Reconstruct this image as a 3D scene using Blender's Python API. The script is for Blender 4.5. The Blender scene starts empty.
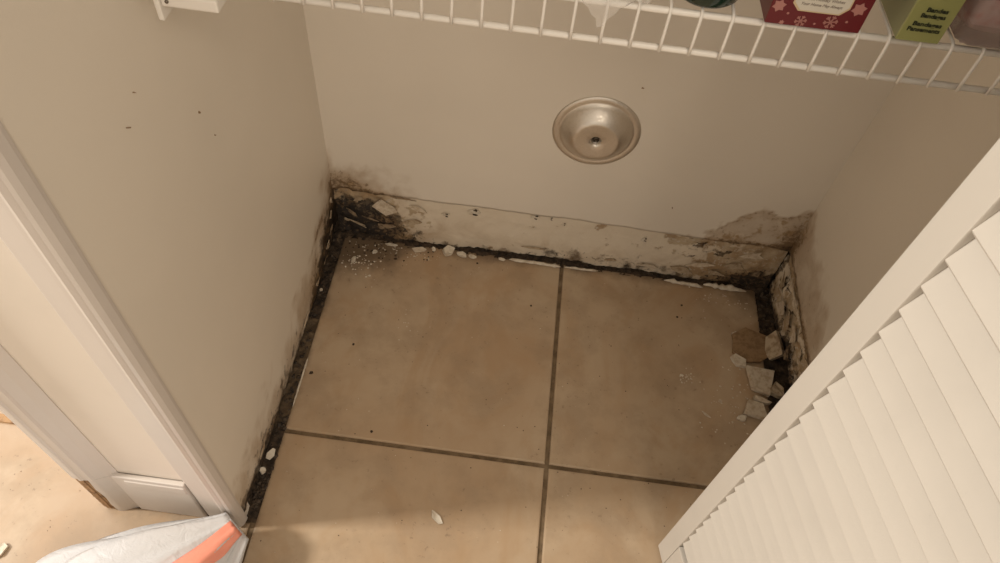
import bpy, bmesh, math, random
from mathutils import Vector, Matrix, noise
S = bpy.context.scene
C = S.collection
R = random.Random(7)

# ------------------------------------------------------------------ camera
def set_camera():
    p, yw, r, f = 0.9330, -0.0101, 0.1253, 724.27
    fw = Vector((math.sin(yw)*math.cos(p), math.cos(yw)*math.cos(p), -math.sin(p)))
    rt = Vector((math.cos(yw), -math.sin(yw), 0)); up = rt.cross(fw)
    c, s = math.cos(r), math.sin(r)
    rt2 = c*rt + s*up; up2 = -s*rt + c*up
    cam = bpy.data.cameras.new('camera'); o = bpy.data.objects.new('camera', cam); C.objects.link(o)
    M = Matrix((rt2, up2, -fw)).transposed().to_4x4(); M.translation = Vector((0.3518, -0.9358, 1.1665))
    o.matrix_world = M
    cam.sensor_fit = 'HORIZONTAL'; cam.sensor_width = 36.0; cam.lens = f/1000*36.0
    cam.clip_start = 0.01; cam.clip_end = 50
    S.camera = o
set_camera()

# ------------------------------------------------------------------ light
W = bpy.data.worlds.new('world'); S.world = W; W.use_nodes = True
W.node_tree.nodes['Background'].inputs[0].default_value = (1.0, 0.87, 0.72, 1)
W.node_tree.nodes['Background'].inputs[1].default_value = 0.80

def area(name, loc, target, sx, sy, power, col):
    l = bpy.data.lights.new(name, 'AREA'); l.shape = 'RECTANGLE'; l.size = sx; l.size_y = sy
    l.energy = power; l.color = col
    o = bpy.data.objects.new(name, l); C.objects.link(o); o.location = loc
    o.rotation_euler = (Vector(target)-Vector(loc)).to_track_quat('-Z', 'Y').to_euler()
    return o
area('window_light', (-2.15, -1.00, 2.10), (0.2, -0.6, 0.1), 0.28, 0.4, 84, (1.0, 0.93, 0.83))
area('side_room_light', (-1.7, 0.2, 2.1), (-0.45, -0.5, 0.0), 0.9, 0.9, 11, (0.78, 0.89, 1.0))
area('left_wall_fill_light', (0.95, -2.0, 2.30), (0.15, -0.3, 0.5), 0.6, 0.6, 13, (1.0, 0.86, 0.70))  # unseen fill lamp behind the camera, added to brighten the left wall
S.view_settings.view_transform = 'Standard'; S.view_settings.look = 'None'
S.view_settings.exposure = 0.0; S.view_settings.gamma = 1.0; S.view_settings.use_curve_mapping = False

# ------------------------------------------------------------------ helpers
def tag(o, label=None, cat=None, group=None, kind=None):
    if label: o['label'] = label
    if cat: o['category'] = cat
    if group: o['group'] = group
    if kind: o['kind'] = kind
    return o
def empty(name, loc=(0, 0, 0), rz=0.0):
    o = bpy.data.objects.new(name, None); C.objects.link(o); o.location = loc; o.rotation_euler = (0, 0, rz)
    o.empty_display_size = 0.02
    return o
def link(name, me, parent=None, mat=None):
    if mat and not me.materials: me.materials.append(mat)
    o = bpy.data.objects.new(name, me); C.objects.link(o)
    if parent: o.parent = parent
    return o
def mesh(name, V, F, mat=None, parent=None, smooth=False):
    me = bpy.data.meshes.new(name); me.from_pydata([tuple(v) for v in V], [], F); me.update()
    bm = bmesh.new(); bm.from_mesh(me); bmesh.ops.recalc_face_normals(bm, faces=bm.faces); bm.to_mesh(me); bm.free()
    if smooth: me.polygons.foreach_set('use_smooth', [True]*len(me.polygons))
    return link(name, me, parent, mat)
def bm_obj(name, bm, mat=None, parent=None, smooth=False):
    bmesh.ops.recalc_face_normals(bm, faces=bm.faces)
    me = bpy.data.meshes.new(name); bm.to_mesh(me); bm.free()
    if smooth: me.polygons.foreach_set('use_smooth', [True]*len(me.polygons))
    return link(name, me, parent, mat)
def box_bm(x0, x1, y0, y1, z0, z1, bev=0.0, seg=2):
    bm = bmesh.new()
    vs = [bm.verts.new((x, y, z)) for x in (x0, x1) for y in (y0, y1) for z in (z0, z1)]
    for f in ((0, 1, 3, 2), (4, 6, 7, 5), (0, 4, 5, 1), (2, 3, 7, 6), (0, 2, 6, 4), (1, 5, 7, 3)):
        bm.faces.new([vs[i] for i in f])
    bmesh.ops.recalc_face_normals(bm, faces=bm.faces)
    if bev: bmesh.ops.bevel(bm, geom=bm.edges[:], offset=bev, segments=seg, profile=0.6, affect='EDGES')
    return bm
def box(name, x0, x1, y0, y1, z0, z1, mat, parent=None, bev=0.0, seg=2):
    return bm_obj(name, box_bm(x0, x1, y0, y1, z0, z1, bev, seg), mat, parent)
def prism_bm(pts, z0, z1, bev=0.0, seg=2):
    bm = bmesh.new()
    lo = [bm.verts.new((x, y, z0)) for x, y in pts]; hi = [bm.verts.new((x, y, z1)) for x, y in pts]
    n = len(pts)
    bm.faces.new(hi); bm.faces.new(lo[::-1])
    for i in range(n): bm.faces.new((lo[i], lo[(i+1) % n], hi[(i+1) % n], hi[i]))
    bmesh.ops.recalc_face_normals(bm, faces=bm.faces)
    if bev:
        ed = [e for e in bm.edges if all(v.co.z > z1-1e-6 for v in e.verts)]
        bmesh.ops.bevel(bm, geom=ed, offset=bev, segments=seg, profile=0.6, affect='EDGES')
    return bm
def tube_data(path, r, n=8, cap=True):
    V, F = [], []
    pts = [Vector(p) for p in path]; prev = None
    for i, p in enumerate(pts):
        a = pts[max(i-1, 0)]; b = pts[min(i+1, len(pts)-1)]; t = (b-a).normalized()
        if prev is None:
            u = t.cross(Vector((0, 0, 1)))
            if u.length < 0.1: u = t.cross(Vector((1, 0, 0)))
        else: u = prev - t*prev.dot(t)
        u.normalize(); prev = u; w = t.cross(u)
        rr = r[i] if isinstance(r, (list, tuple)) else r
        V += [p + rr*(math.cos(2*math.pi*k/n)*u + math.sin(2*math.pi*k/n)*w) for k in range(n)]
    for i in range(len(pts)-1):
        for k in range(n):
            F.append((i*n+k, i*n+(k+1) % n, (i+1)*n+(k+1) % n, (i+1)*n+k))
    if cap: F += [tuple(range(n))[::-1], tuple(range((len(pts)-1)*n, len(pts)*n))]
    return V, F
def tube(name, path, r, mat, parent=None, n=8):
    V, F = tube_data(path, r, n); return mesh(name, V, F, mat, parent, smooth=True)
def lathe(name, prof, n, mat, parent=None, axis='z', at=(0, 0, 0)):
    V, F = [], []
    for r, h in prof:
        for k in range(n):
            a = 2*math.pi*k/n
            V.append((at[0]+r*math.cos(a), at[1]-h, at[2]+r*math.sin(a)) if axis == 'y' else (at[0]+r*math.cos(a), at[1]+r*math.sin(a), at[2]+h))
    for i in range(len(prof)-1):
        for k in range(n): F.append((i*n+k, i*n+(k+1) % n, (i+1)*n+(k+1) % n, (i+1)*n+k))
    F.append(tuple(range(n))[::-1]); F.append(tuple(range((len(prof)-1)*n, len(prof)*n)))
    return mesh(name, V, F, mat, parent, smooth=True)
def ss(a, b, x):
    t = min(1.0, max(0.0, (x-a)/(b-a))) if a != b else float(x >= a)
    return t*t*(3-2*t)
def fbm(x, y, s, o=4, seed=0.0):
    return noise.fractal((x*s+seed*7.31, y*s-seed*3.17, seed*1.7), 0.6, 2.1, o, noise_basis='PERLIN_ORIGINAL')

# ------------------------------------------------------------------ materials
class M:
    def __init__(s, name, rough=0.5, col=(0.5, 0.5, 0.5), metal=0.0, spec=0.5):
        s.m = bpy.data.materials.new(name); s.m.use_nodes = True; s.t = s.m.node_tree
        s.b = s.t.nodes['Principled BSDF']; s.out = s.t.nodes['Material Output']
        s.b.inputs['Roughness'].default_value = rough; s.b.inputs['Base Color'].default_value = (*col, 1)
        s.b.inputs['Metallic'].default_value = metal; s.b.inputs['Specular IOR Level'].default_value = spec
        s._p = None
    def n(s, typ, **k):
        x = s.t.nodes.new(typ)
        for a, b in k.items(): setattr(x, a, b)
        return x
    def set(s, sock, v):
        if v is None: return
        if hasattr(v, 'is_output'): s.t.links.new(v, sock)
        elif isinstance(v, (tuple, list)) and len(v) == 3 and sock.type == 'RGBA': sock.default_value = (*v, 1)
        else: sock.default_value = v
    def pos(s):
        if s._p is None: s._p = s.n('ShaderNodeNewGeometry').outputs['Position']
        return s._p
    def obj(s): return s.n('ShaderNodeTexCoord').outputs['Object']
    def scl(s, v, k):
        x = s.n('ShaderNodeMapping'); s.set(x.inputs['Vector'], v); x.inputs['Scale'].default_value = k; return x.outputs[0]
    def noise(s, scale, detail=4, rough=0.55, vec=None, dist=0.0):
        x = s.n('ShaderNodeTexNoise'); s.set(x.inputs['Vector'], vec if vec is not None else s.pos())
        x.inputs['Scale'].default_value = scale; x.inputs['Detail'].default_value = detail
        x.inputs['Roughness'].default_value = rough; x.inputs['Distortion'].default_value = dist
        return x.outputs[0]
    def voro(s, scale, vec=None):
        x = s.n('ShaderNodeTexVoronoi'); s.set(x.inputs['Vector'], vec if vec is not None else s.pos()); x.inputs['Scale'].default_value = scale
        return x.outputs['Distance']
    def math(s, op, a, b=0.0, c=None):
        x = s.n('ShaderNodeMath', operation=op); s.set(x.inputs[0], a); s.set(x.inputs[1], b)
        if c is not None: s.set(x.inputs[2], c)
        return x.outputs[0]
    def step(s, v, a, b, lo=0.0, hi=1.0):
        x = s.n('ShaderNodeMapRange', interpolation_type='SMOOTHSTEP'); s.set(x.inputs[0], v)
        for i, k in enumerate((a, b, lo, hi)): x.inputs[1+i].default_value = k
        return x.outputs[0]
    def mix(s, f, a, b):
        x = s.n('ShaderNodeMix', data_type='RGBA'); s.set(x.inputs[0], f); s.set(x.inputs[6], a); s.set(x.inputs[7], b); return x.outputs[2]
    def attr(s, name): 
        x = s.n('ShaderNodeAttribute', attribute_name=name); return x.outputs['Fac']
    def base(s, c): s.set(s.b.inputs['Base Color'], c); return s
    def rough(s, c): s.set(s.b.inputs['Roughness'], c); return s
    def bump(s, h, dist=0.002, st=0.6):
        x = s.n('ShaderNodeBump'); x.inputs['Strength'].default_value = st; x.inputs['Distance'].default_value = dist
        s.set(x.inputs['Height'], h); s.t.links.new(x.outputs[0], s.b.inputs['Normal']); return s

PAINT = (0.76, 0.70, 0.61)
def decayed(name, base, rough=0.55, bump=0.0012):
    """wall surface with stain / paper / mould masks carried by the mesh as attributes, broken up by noise"""
    m = M(name, rough)
    st, bl, pa = m.attr('stain'), m.attr('mould'), m.attr('paper')
    n1 = m.noise(38, 6, 0.62); n2 = m.noise(120, 5, 0.65, dist=0.6); n3 = m.noise(16, 5, 0.6, dist=1.2); n4 = m.noise(420, 2, 0.6)
    soft = m.noise(3.5, 3)
    col = m.mix(m.step(soft, 0.35, 0.7), base, tuple(c*0.955 for c in base))
    # exposed paper / gypsum
    pmask = m.step(m.math('ADD', pa, m.math('MULTIPLY', m.math('SUBTRACT', n1, 0.5), 0.9)), 0.42, 0.52)
    pcol = m.mix(m.step(n3, 0.4, 0.62), (0.50, 0.41, 0.29), (0.36, 0.26, 0.16))
    pcol = m.mix(m.step(n2, 0.56, 0.64), pcol, (0.60, 0.55, 0.47))
    col = m.mix(pmask, col, pcol)
    # brown water stain, translucent wash with fine mottling
    sm = m.step(m.math('ADD', st, m.math('MULTIPLY', m.math('SUBTRACT', n3, 0.5), 0.7)), 0.12, 0.85)
    col = m.mix(m.math('MULTIPLY', sm, 0.72), col, (0.34, 0.22, 0.11))
    sm2 = m.step(m.math('ADD', st, m.math('MULTIPLY', m.math('SUBTRACT', n2, 0.5), 1.3)), 0.62, 0.95)
    col = m.mix(m.math('MULTIPLY', sm2, 0.8), col, (0.13, 0.075, 0.032))
    # black mould
    bm_ = m.step(m.math('ADD', bl, m.math('MULTIPLY', m.math('SUBTRACT', n1, 0.5), 1.5)), 0.38, 0.70)
    col = m.mix(m.math('MULTIPLY', bm_, 0.85), col, m.mix(m.step(n3, 0.35, 0.65), (0.030, 0.020, 0.012), (0.105, 0.062, 0.030)))
    bm2 = m.step(m.math('ADD', bl, m.math('MULTIPLY', m.math('SUBTRACT', n2, 0.5), 1.9)), 0.62, 0.80)
    col = m.mix(m.math('MULTIPLY', bm2, 0.9), col, (0.016, 0.012, 0.010))
    m.base(col)
    dmg = m.math('MAXIMUM', pa, bl)
    h = m.math('ADD', m.math('MULTIPLY', n1, m.math('MULTIPLY', dmg, 2.2)), m.math('MULTIPLY', n4, 0.10))
    m.bump(h, bump, 0.7)
    return m.m
MW = decayed('painted_wall', PAINT, 0.42)
MS = decayed('exposed_wall_strip', (0.72, 0.64, 0.52), 0.75, 0.003)

def white_paint(name, col, rough=0.4):
    m = M(name, rough); n = m.noise(9, 4); n2 = m.noise(160, 4, 0.7)
    c = m.mix(m.step(n, 0.4, 0.75), col, tuple(k*0.95 for k in col))
    c = m.mix(m.math('MULTIPLY', m.step(n2, 0.68, 0.78), 0.35), c, tuple(k*0.72 for k in col)); m.base(c)
    m.bump(m.noise(60, 3), 0.0006, 0.3); return m.m
M_TRIM = white_paint('trim_paint', (0.585, 0.535, 0.49), 0.36)
M_DOOR = white_paint('door_paint', (0.54, 0.50, 0.445), 0.5)
M_STUB = white_paint('jamb_wall_paint', (0.72, 0.655, 0.575), 0.5)
M_WIRE = M('shelf_vinyl', 0.38, (0.80, 0.76, 0.70)).m

def tile_mat():
    m = M('ceramic_tile', 0.36)
    a = m.noise(3.2, 5, 0.6, dist=0.8); b = m.noise(11, 6, 0.65); c = m.noise(90, 4, 0.7); d = m.noise(260, 3, 0.7); e = m.noise(5.5, 5, 0.6, vec=m.scl(m.pos(), (1.3, 0.8, 1)), dist=1.5)
    col = m.mix(m.step(a, 0.33, 0.68), (0.43, 0.308, 0.198), (0.49, 0.378, 0.262))
    col = m.mix(m.math('MULTIPLY', m.step(e, 0.45, 0.70), 0.60), col, (0.40, 0.262, 0.148))
    col = m.mix(m.math('MULTIPLY', m.step(b, 0.42, 0.66), 0.5), col, (0.33, 0.242, 0.160))
    sp = m.math('MULTIPLY', m.step(c, 0.60, 0.68), m.step(b, 0.45, 0.58))
    col = m.mix(m.math('MULTIPLY', sp, 0.62), col, (0.22, 0.15, 0.095))
    col = m.mix(m.math('MULTIPLY', m.step(d, 0.70, 0.80), 0.25), col, (0.2, 0.14, 0.09))
    g = m.attr('grime')
    gm = m.step(m.math('ADD', g, m.math('MULTIPLY', m.math('SUBTRACT', b, 0.5), 1.1)), 0.25, 0.95)
    col = m.mix(m.math('MULTIPLY', gm, 0.8), col, (0.10, 0.066, 0.038))
    m.base(col); m.rough(m.step(b, 0.3, 0.7, 0.30, 0.48)); m.bump(m.noise(35, 4), 0.0006, 0.35); return m.m
M_TILE = tile_mat()
def grout_mat():
    m = M('grout', 0.9); n = m.noise(55, 5, 0.65); n2 = m.noise(14, 3)
    c = m.mix(m.step(n, 0.35, 0.65), (0.115, 0.078, 0.042), (0.20, 0.14, 0.08))
    c = m.mix(m.step(n2, 0.58, 0.7), c, (0.24, 0.175, 0.11)); m.base(c); m.bump(n, 0.002, 0.8); return m.m
M_GROUT = grout_mat()
def dirt_mat(name, a, b, d):
    m = M(name, 0.95); n = m.noise(70, 6, 0.7); n2 = m.noise(22, 4)
    c = m.mix(m.step(n, 0.35, 0.65), a, b)
    c = m.mix(m.step(n2, 0.6, 0.7), c, d); m.base(c); m.bump(n, 0.004, 1.0); return m.m
M_DIRT = dirt_mat('mouldy_dirt', (0.018, 0.012, 0.008), (0.075, 0.05, 0.03), (0.15, 0.105, 0.066))
M_BROWN = dirt_mat('brown_adhesive', (0.07, 0.046, 0.026), (0.15, 0.105, 0.062), (0.20, 0.145, 0.09))
def chip_mat(name, a, b):
    m = M(name, 0.75); n = m.noise(90, 5, 0.65); m.base(m.mix(m.step(n, 0.42, 0.66), a, b)); m.bump(m.noise(200, 3), 0.0008, 0.5); return m.m
M_CHIP = chip_mat('paint_chip', (0.66, 0.60, 0.50), (0.50, 0.42, 0.32))
M_GYP = chip_mat('gypsum_chunk', (0.62, 0.54, 0.43), (0.46, 0.36, 0.25))
M_PAPER = chip_mat('torn_drywall_paper', (0.46, 0.37, 0.26), (0.27, 0.19, 0.115))
M_TAN = chip_mat('wet_cardboard', (0.30, 0.195, 0.105), (0.21, 0.13, 0.066))
M_DARKCHIP = chip_mat('mouldy_flake', (0.30, 0.22, 0.14), (0.06, 0.04, 0.025))
M_RUB = chip_mat('gap_rubble', (0.07, 0.048, 0.03), (0.02, 0.014, 0.01))
M_WOOD = chip_mat('rotten_wood', (0.40, 0.24, 0.12), (0.17, 0.09, 0.045))

# ------------------------------------------------------------------ room shell
WX, YF, H = 0.887, -0.598, 2.40      # closet width, plane of the front opening, ceiling
def grid_wall(name, us, vs, fpos, fattr, mat, parent=None):
    V, F, A = [], [], []
    for v in vs:
        for u in us:
            V.append(fpos(u, v)); A.append(fattr(u, v))
    n = len(us)
    for j in range(len(vs)-1):
        for i in range(n-1):
            F.append((j*n+i, j*n+i+1, (j+1)*n+i+1, (j+1)*n+i))
    me = bpy.data.meshes.new(name); me.from_pydata(V, [], F); me.update()
    for k, an in enumerate(('stain', 'paper', 'mould')):
        at = me.attributes.new(an, 'FLOAT', 'POINT'); at.data.foreach_set('value', [float(a[k]) for a in A])
    me.polygons.foreach_set('use_smooth', [True]*len(me.polygons))
    return link(name, me, parent, mat)
def span(a, b, st): 
    n = max(1, int(round((b-a)/st))); return [a+(b-a)*i/n for i in range(n+1)]

# --- back wall (y = 0), painted part above the old baseboard line
def zt_back(x):   # ragged upper edge of the bare strip
    return 0.130 + 0.003*fbm(x, 0, 9, 3, 1) - 0.004*ss(0.55, 0.8, x) + 0.006*fbm(x, 0, 60, 3, 2)*(ss(0.25, 0.0, x)+ss(0.7, 0.85, x)+0.1)
def at_back(x, z):
    d = z-0.13
    w = fbm(x, z, 14, 4, 3)
    left = ss(0.26, 0.0, x+0.05*w)*ss(0.115, 0.0, d+0.03*w)
    left = max(left*0.80, ss(0.018, 0.0, x)*ss(0.16, 0.02, d)*0.75)
    zb = 0.100*ss(0.68, 0.82, x) + 0.030*w - 0.005
    ins = ss(0.0, 0.015, zb-d)*ss(0.60, 0.72, x)
    ring = math.exp(-((d-zb)/0.010)**2)*ss(0.62, 0.74, x)*ss(0.005, 0.03, zb)
    right = 0.50*ins + 0.72*ring + 0.45*ss(WX-0.05, WX, x)*ss(0.10, 0.02, d)
    edge = 0.30*ss(0.012, 0.0, d)*(0.25+ss(0.22, 0.05, x)+ss(0.6, 0.8, x))
    st = min(1, max(left, right)+edge)
    bl = 0.42*ss(0.020, 0.0, d+0.008*w)*(ss(0.20, 0.02, x)+ss(0.68, 0.84, x)) + 0.25*ss(0.035, 0.0, WX-x)*ss(0.08, 0, d)
    pa = 0.40*ss(0.30, 0.02, x+0.06*w)*ss(0.09, 0.01, d+0.03*w) + 0.42*ins
    return st, pa, bl
us = span(0, WX, 0.0055)
wall_back = grid_wall('wall_back', us, [0, 1] + [2+i for i in range(28)] + [30, 31],
    lambda x, k: (x, 0.0 if k > 0 else 0.006, (zt_back(x) if k <= 1 else (0.30*(k-1)/29 + zt_back(x)*(1-(k-1)/29) if k <= 30 else H))),
    lambda x, k: at_back(x, zt_back(x) if k <= 1 else (0.30*(k-1)/29 + zt_back(x)*(1-(k-1)/29) if k <= 30 else H)), MW)
tag(wall_back, 'beige painted closet back wall with brown water stains above the floor', kind='structure')
# bare strip where the baseboard was
def zb_back(x):
    return 0.001 + 0.005*fbm(x, 0, 14, 4, 5) + 0.003*ss(0.66, 0.55, x)*ss(0.16, 0.26, x) + 0.003*fbm(x, 0, 80, 3, 6)
def at_strip(x, t):
    z = t*0.13; w = fbm(x, z, 16, 4, 8); w2 = fbm(x, z*2.0, 30, 4, 9)
    h = 0.165*ss(0.22, 0.05, x) + 0.012 + 0.045*ss(0.36, 0.50, x)*ss(0.70, 0.6, x) + 0.060*ss(0.62, 0.86, x)
    bl = ss(h+0.02, h*0.25, z+0.022*w)*(0.48 + 0.42*ss(0.20, 0.04, x) + 0.30*ss(0.72, 0.86, x)) 
    spots = 0.62*ss(0.16, 0.34, w2)*ss(0.66, 0.71, x)*ss(0.83, 0.79, x)*ss(0.05, 0.08, z)
    bl = max(bl, spots, 0.55*ss(0.010, 0.001, z))
    pa = 0.25 + 0.5*ss(0.24, 0.05, x) + 0.4*ss(0.60, 0.80, x) + 0.25*w
    st = 0.20 + 0.30*ss(0.085, 0.02, z+0.02*w) + 0.55*ss(0.26, 0.04, x) + 0.40*ss(0.66, 0.85, x) + 0.3*math.exp(-((t-0.98)/0.03)**2)*ss(0.45, 0.75, x)
    return min(1, st*0.8), pa, bl
def p_strip(x, t):
    z = zb_back(x) + (zt_back(x)+0.002-zb_back(x))*t
    dam = ss(0.24, 0.02, x)+ss(0.6, 0.85, x)+0.25
    y = 0.0025 + 0.0035*fbm(x, z, 28, 4, 11)*dam - 0.004*ss(0.35, 0.05, t)*fbm(x, 0, 10, 3, 12)
    y += 0.006*ss(0.14, 0.02, x)*(0.5+fbm(x, z, 45, 3, 13))
    return (x, max(y, 0.0005), z)
strip_b = grid_wall('bare_drywall_strip', span(0, WX, 0.0035), span(0, 1, 0.033), p_strip, at_strip, MS, wall_back)
tag(strip_b, 'bare peeling drywall strip with black mould where the baseboard was')
box('dark_backing', -0.02, WX+0.02, 0.018, 0.05, -0.02, 0.3, M_DIRT, wall_back)  # dark panel added behind the gap to keep it dark and stop light leaks

# --- left wall (x = 0)
def zb_left(y):
    return 0.010 + 0.006*fbm(y, 0, 13, 4, 15) + 0.022*ss(-0.16, -0.03, y) + 0.004*fbm(y, 0, 70, 3, 16)
def at_left(y, z):
    w = fbm(y, z, 15, 4, 17); w2 = fbm(y, z, 34, 4, 18)
    near = ss(-0.26, -0.02, y)
    h = 0.055 + 0.110*near + 0.03*w
    bl = ss(h+0.035, h*0.2, z+0.02*w)*(0.50+0.48*near) + 0.30*ss(-0.40, -0.5, y)*ss(0.09, 0.01, z)
    bl = max(bl, 0.75*ss(0.030, 0.010, z), 0.75*ss(0.03, 0.0, -y)*ss(0.16, 0.11, z), 0.55*ss(0.22, 0.4, w2)*ss(0.10, 0.05, z))
    pa = 0.70*ss(0.16, 0.05, z+0.03*w)*ss(-0.30, -0.06, y) + 0.25*ss(0.06, 0.02, z)
    st = 0.90*ss(0.16+0.07*near, 0.05, z+0.06*w)*(0.62+0.4*near) + 0.8*ss(0.045, 0.0, -y)*ss(0.28, 0.10, z)
    line = 0.25*math.exp(-((z-0.125-0.02*fbm(y, 0, 5, 2, 19))/0.004)**2)*ss(-0.4, -0.1, y)
    return min(1, st+line), pa, bl
def p_left(y, k):
    t = k/26.0; z = zb_left(y) + (0.30-zb_left(y))*t if k <= 26 else H
    dam = ss(0.13, 0.03, z)*(0.3+ss(-0.25, -0.03, y))
    x = 0.0035*fbm(y, z, 32, 4, 20)*dam - 0.003*ss(0.05, 0.0, z)
    return (x if k <= 26 else 0.0, y, z)
wall_left = grid_wall('wall_left', span(YF, 0.006, 0.005), list(range(28)), p_left, lambda y, k: at_left(y, p_left(y, k)[2]), MW)
tag(wall_left, 'beige painted closet left wall with mouldy ragged bottom edge', kind='structure')
box('dark_backing', -0.05, -0.014, YF+0.004, 0.02, -0.02, 0.3, M_DIRT, wall_left)  # added dark panel, closes the left gap against stray light
# --- right wall
def zt_right(y): return 0.125 + 0.004*fbm(y, 0, 12, 3, 21) + 0.005*fbm(y, 0, 60, 3, 22)
def at_right(y, z):
    d = z-0.125; w = fbm(y, z, 15, 4, 23)
    hb = 0.10*ss(-0.50, -0.08, y)+0.03*w
    ins = ss(0.0, 0.02, hb-d); ring = math.exp(-((d-hb)/0.011)**2)
    return min(1, 0.55*ins+0.40*ring+0.4*ss(0.012, 0, d)+0.35*ss(0.04, 0, -y)*ss(0.12, 0.03, d)), 0.36*ins*ss(-0.3, -0.02, y), 0.35*ss(0.012, 0.0, d)+0.3*ss(0.02, 0, -y)*ss(0.1, 0, d)
def zr(y, k): return zt_right(y) if k <= 1 else (zt_right(y)+(0.32-zt_right(y))*(k-1)/23 if k <= 24 else H)
wall_right = grid_wall('wall_right', span(YF, 0.006, 0.006), list(range(26)), lambda y, k: (WX+(0.006 if k == 0 else 0), y, zr(y, k)), lambda y, k: at_right(y, zr(y, k)), MW)
tag(wall_right, 'beige painted closet right wall with stained crumbling base', kind='structure')
def zb_right(y): return 0.012+0.008*fbm(y, 0, 14, 4, 24)+0.004*fbm(y, 0, 70, 3, 25)+0.03*ss(-0.12, -0.16, y)*ss(-0.30, -0.22, y)
def at_rs(y, t):
    z = t*0.125; w = fbm(y, z, 17, 4, 26); w2 = fbm(y, z, 40, 4, 27)
    bl = max(0.75*ss(0.03, 0.006, z), 0.6*ss(0.018, 0, -y), 0.62*ss(0.2, 0.36, w2), 0.6*ss(0.07, 0.02, z+0.02*w)*ss(-0.1, -0.16, y))
    return 0.45+0.3*w, 0.55+0.3*w, bl
def p_rs(y, t):
    z = zb_right(y)+(zt_right(y)+0.002-zb_right(y))*t
    return (WX+max(0.0015, 0.005+0.006*fbm(y, z, 30, 4, 28)), y, z)
strip_r = grid_wall('bare_drywall_strip', span(YF, 0.006, 0.004), span(0, 1, 0.033), p_rs, at_rs, MS, wall_right)
tag(strip_r, 'crumbling bare drywall strip, brown and black with mould')
box('dark_backing', WX+0.022, WX+0.055, YF+0.004, 0.05, -0.02, 0.3, M_DIRT, wall_right)  # added dark panel, closes the right gap against stray light

# --- ceiling and header of the closet
o = box('ceiling', -0.22, WX+0.12, YF, 0.02, H, H+0.02, M_STUB); tag(o, 'white closet ceiling high above the wire shelf', kind='structure')

# --- partition end at the left of the opening (faces the room)
wall_front = box('wall_front', -0.212, -0.002, YF+0.001, YF+0.02, 0.0, H, M_STUB)
tag(wall_front, 'narrow cream wall end between the two door casings', kind='structure')
box('side_face', -0.214, -0.205, YF+0.02, 1.3, 0.0, H, M_STUB, wall_front)
wfr = box('wall_front', WX+0.002, WX+0.25, YF+0.001, YF+0.10, 0.0, H, M_STUB); tag(wfr, 'cream wall on the hinge side of the louvred door', kind='structure')
hd = box('wall_header', -0.212, WX+0.25, YF+0.001, YF+0.10, 2.04, H, M_STUB); tag(hd, 'cream wall above the closet opening', kind='structure')

def casing(name, prof, z0, z1, mat, label):
    """vertical moulding: prof is (x, out) from the wall plane YF"""
    V, F = [], []
    pr = [(prof[0][0], -0.001)] + prof + [(prof[-1][0], -0.001)]
    for z in (z0, z1): V += [(x, YF-o, z) for x, o in pr]
    n = len(pr)
    for i in range(n-1): F.append((i, i+1, n+i+1, n+i))
    F.append(tuple(range(n))); F.append(tuple(range(n, 2*n))[::-1])
    o = mesh(name, V, F, mat); tag(o, label, kind='structure'); return o
trim_1 = casing('trim_1', [(0.0015, 0.003), (-0.0005, 0.011), (-0.004, 0.0155), (-0.0085, 0.016), (-0.0105, 0.0125), (-0.0125, 0.0115), (-0.0145, 0.013), (-0.018, 0.0145), (-0.0215, 0.0135), (-0.0235, 0.0105), (-0.030, 0.0100), (-0.050, 0.0075), (-0.0545, 0.0070), (-0.0565, 0.0045), (-0.060, 0.003)], 0.004, H, M_TRIM,
       'white moulded door casing at the left edge of the closet')
trim_2 = casing('trim_2', [(-0.158, 0.0005), (-0.175, 0.0055), (-0.188, 0.0115), (-0.191, 0.0142), (-0.203, 0.0150), (-0.2065, 0.0165), (-0.2095, 0.0165), (-0.2120, 0.0145), (-0.220, 0.0140), (-0.2225, 0.0120)], 0.128, H, M_TRIM,
       'cream door casing of the neighbouring doorway, rotted at its foot')
# rotten foot of the second casing: split wood with flakes of paint left on it
def rot_foot():
    for k, (x0, x1, o, zt) in enumerate(((-0.2205, -0.2155, 0.0125, 0.128), (-0.2155, -0.2110, 0.0140, 0.126), (-0.2110, -0.2060, 0.0148, 0.128), (-0.2060, -0.2015, 0.0136, 0.127), (-0.2015, -0.1965, 0.0130, 0.127))):
        bm = box_bm(x0, x1-0.0004, YF-o, YF+0.001, 0.004+0.004*R.random(), zt, 0.0008, 1); bm_obj('rotten_splinter', bm, M_WOOD, trim_2)
    V = []; F = []
    pr = [(-0.158, 0.0005), (-0.175, 0.0055), (-0.186, 0.0105), (-0.190, 0.0125), (-0.193, 0.0132)]
    zs = [0.0, 0.03, 0.06, 0.09, 0.128]
    for j, z in enumerate(zs):
        for x, oo in pr: V.append((x, YF-oo, z))
        V.append((-0.1970+0.004*R.uniform(-1, 1), YF-0.0138, z))
    n = 6
    for j in range(4):
        for i in range(n-1): F.append((j*n+i, j*n+i+1, (j+1)*n+i+1, (j+1)*n+i))
    o = mesh('paint_remnant', V, F, M_TRIM, trim_2)
    md = o.modifiers.new('thick', 'SOLIDIFY'); md.thickness = 0.0015; md.offset = 0
rot_foot()
bb = bm_obj('baseboard_front', box_bm(-0.166, -0.0605, YF-0.0075, YF, 0.0, 0.137, 0.002, 2), M_TRIM); tag(bb, 'short white baseboard block between the two casings', kind='structure')
box('baseboard_cap', -0.150, -0.062, YF-0.0090, YF, 0.106, 0.128, M_TRIM, bb, 0.003, 3)

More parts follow.
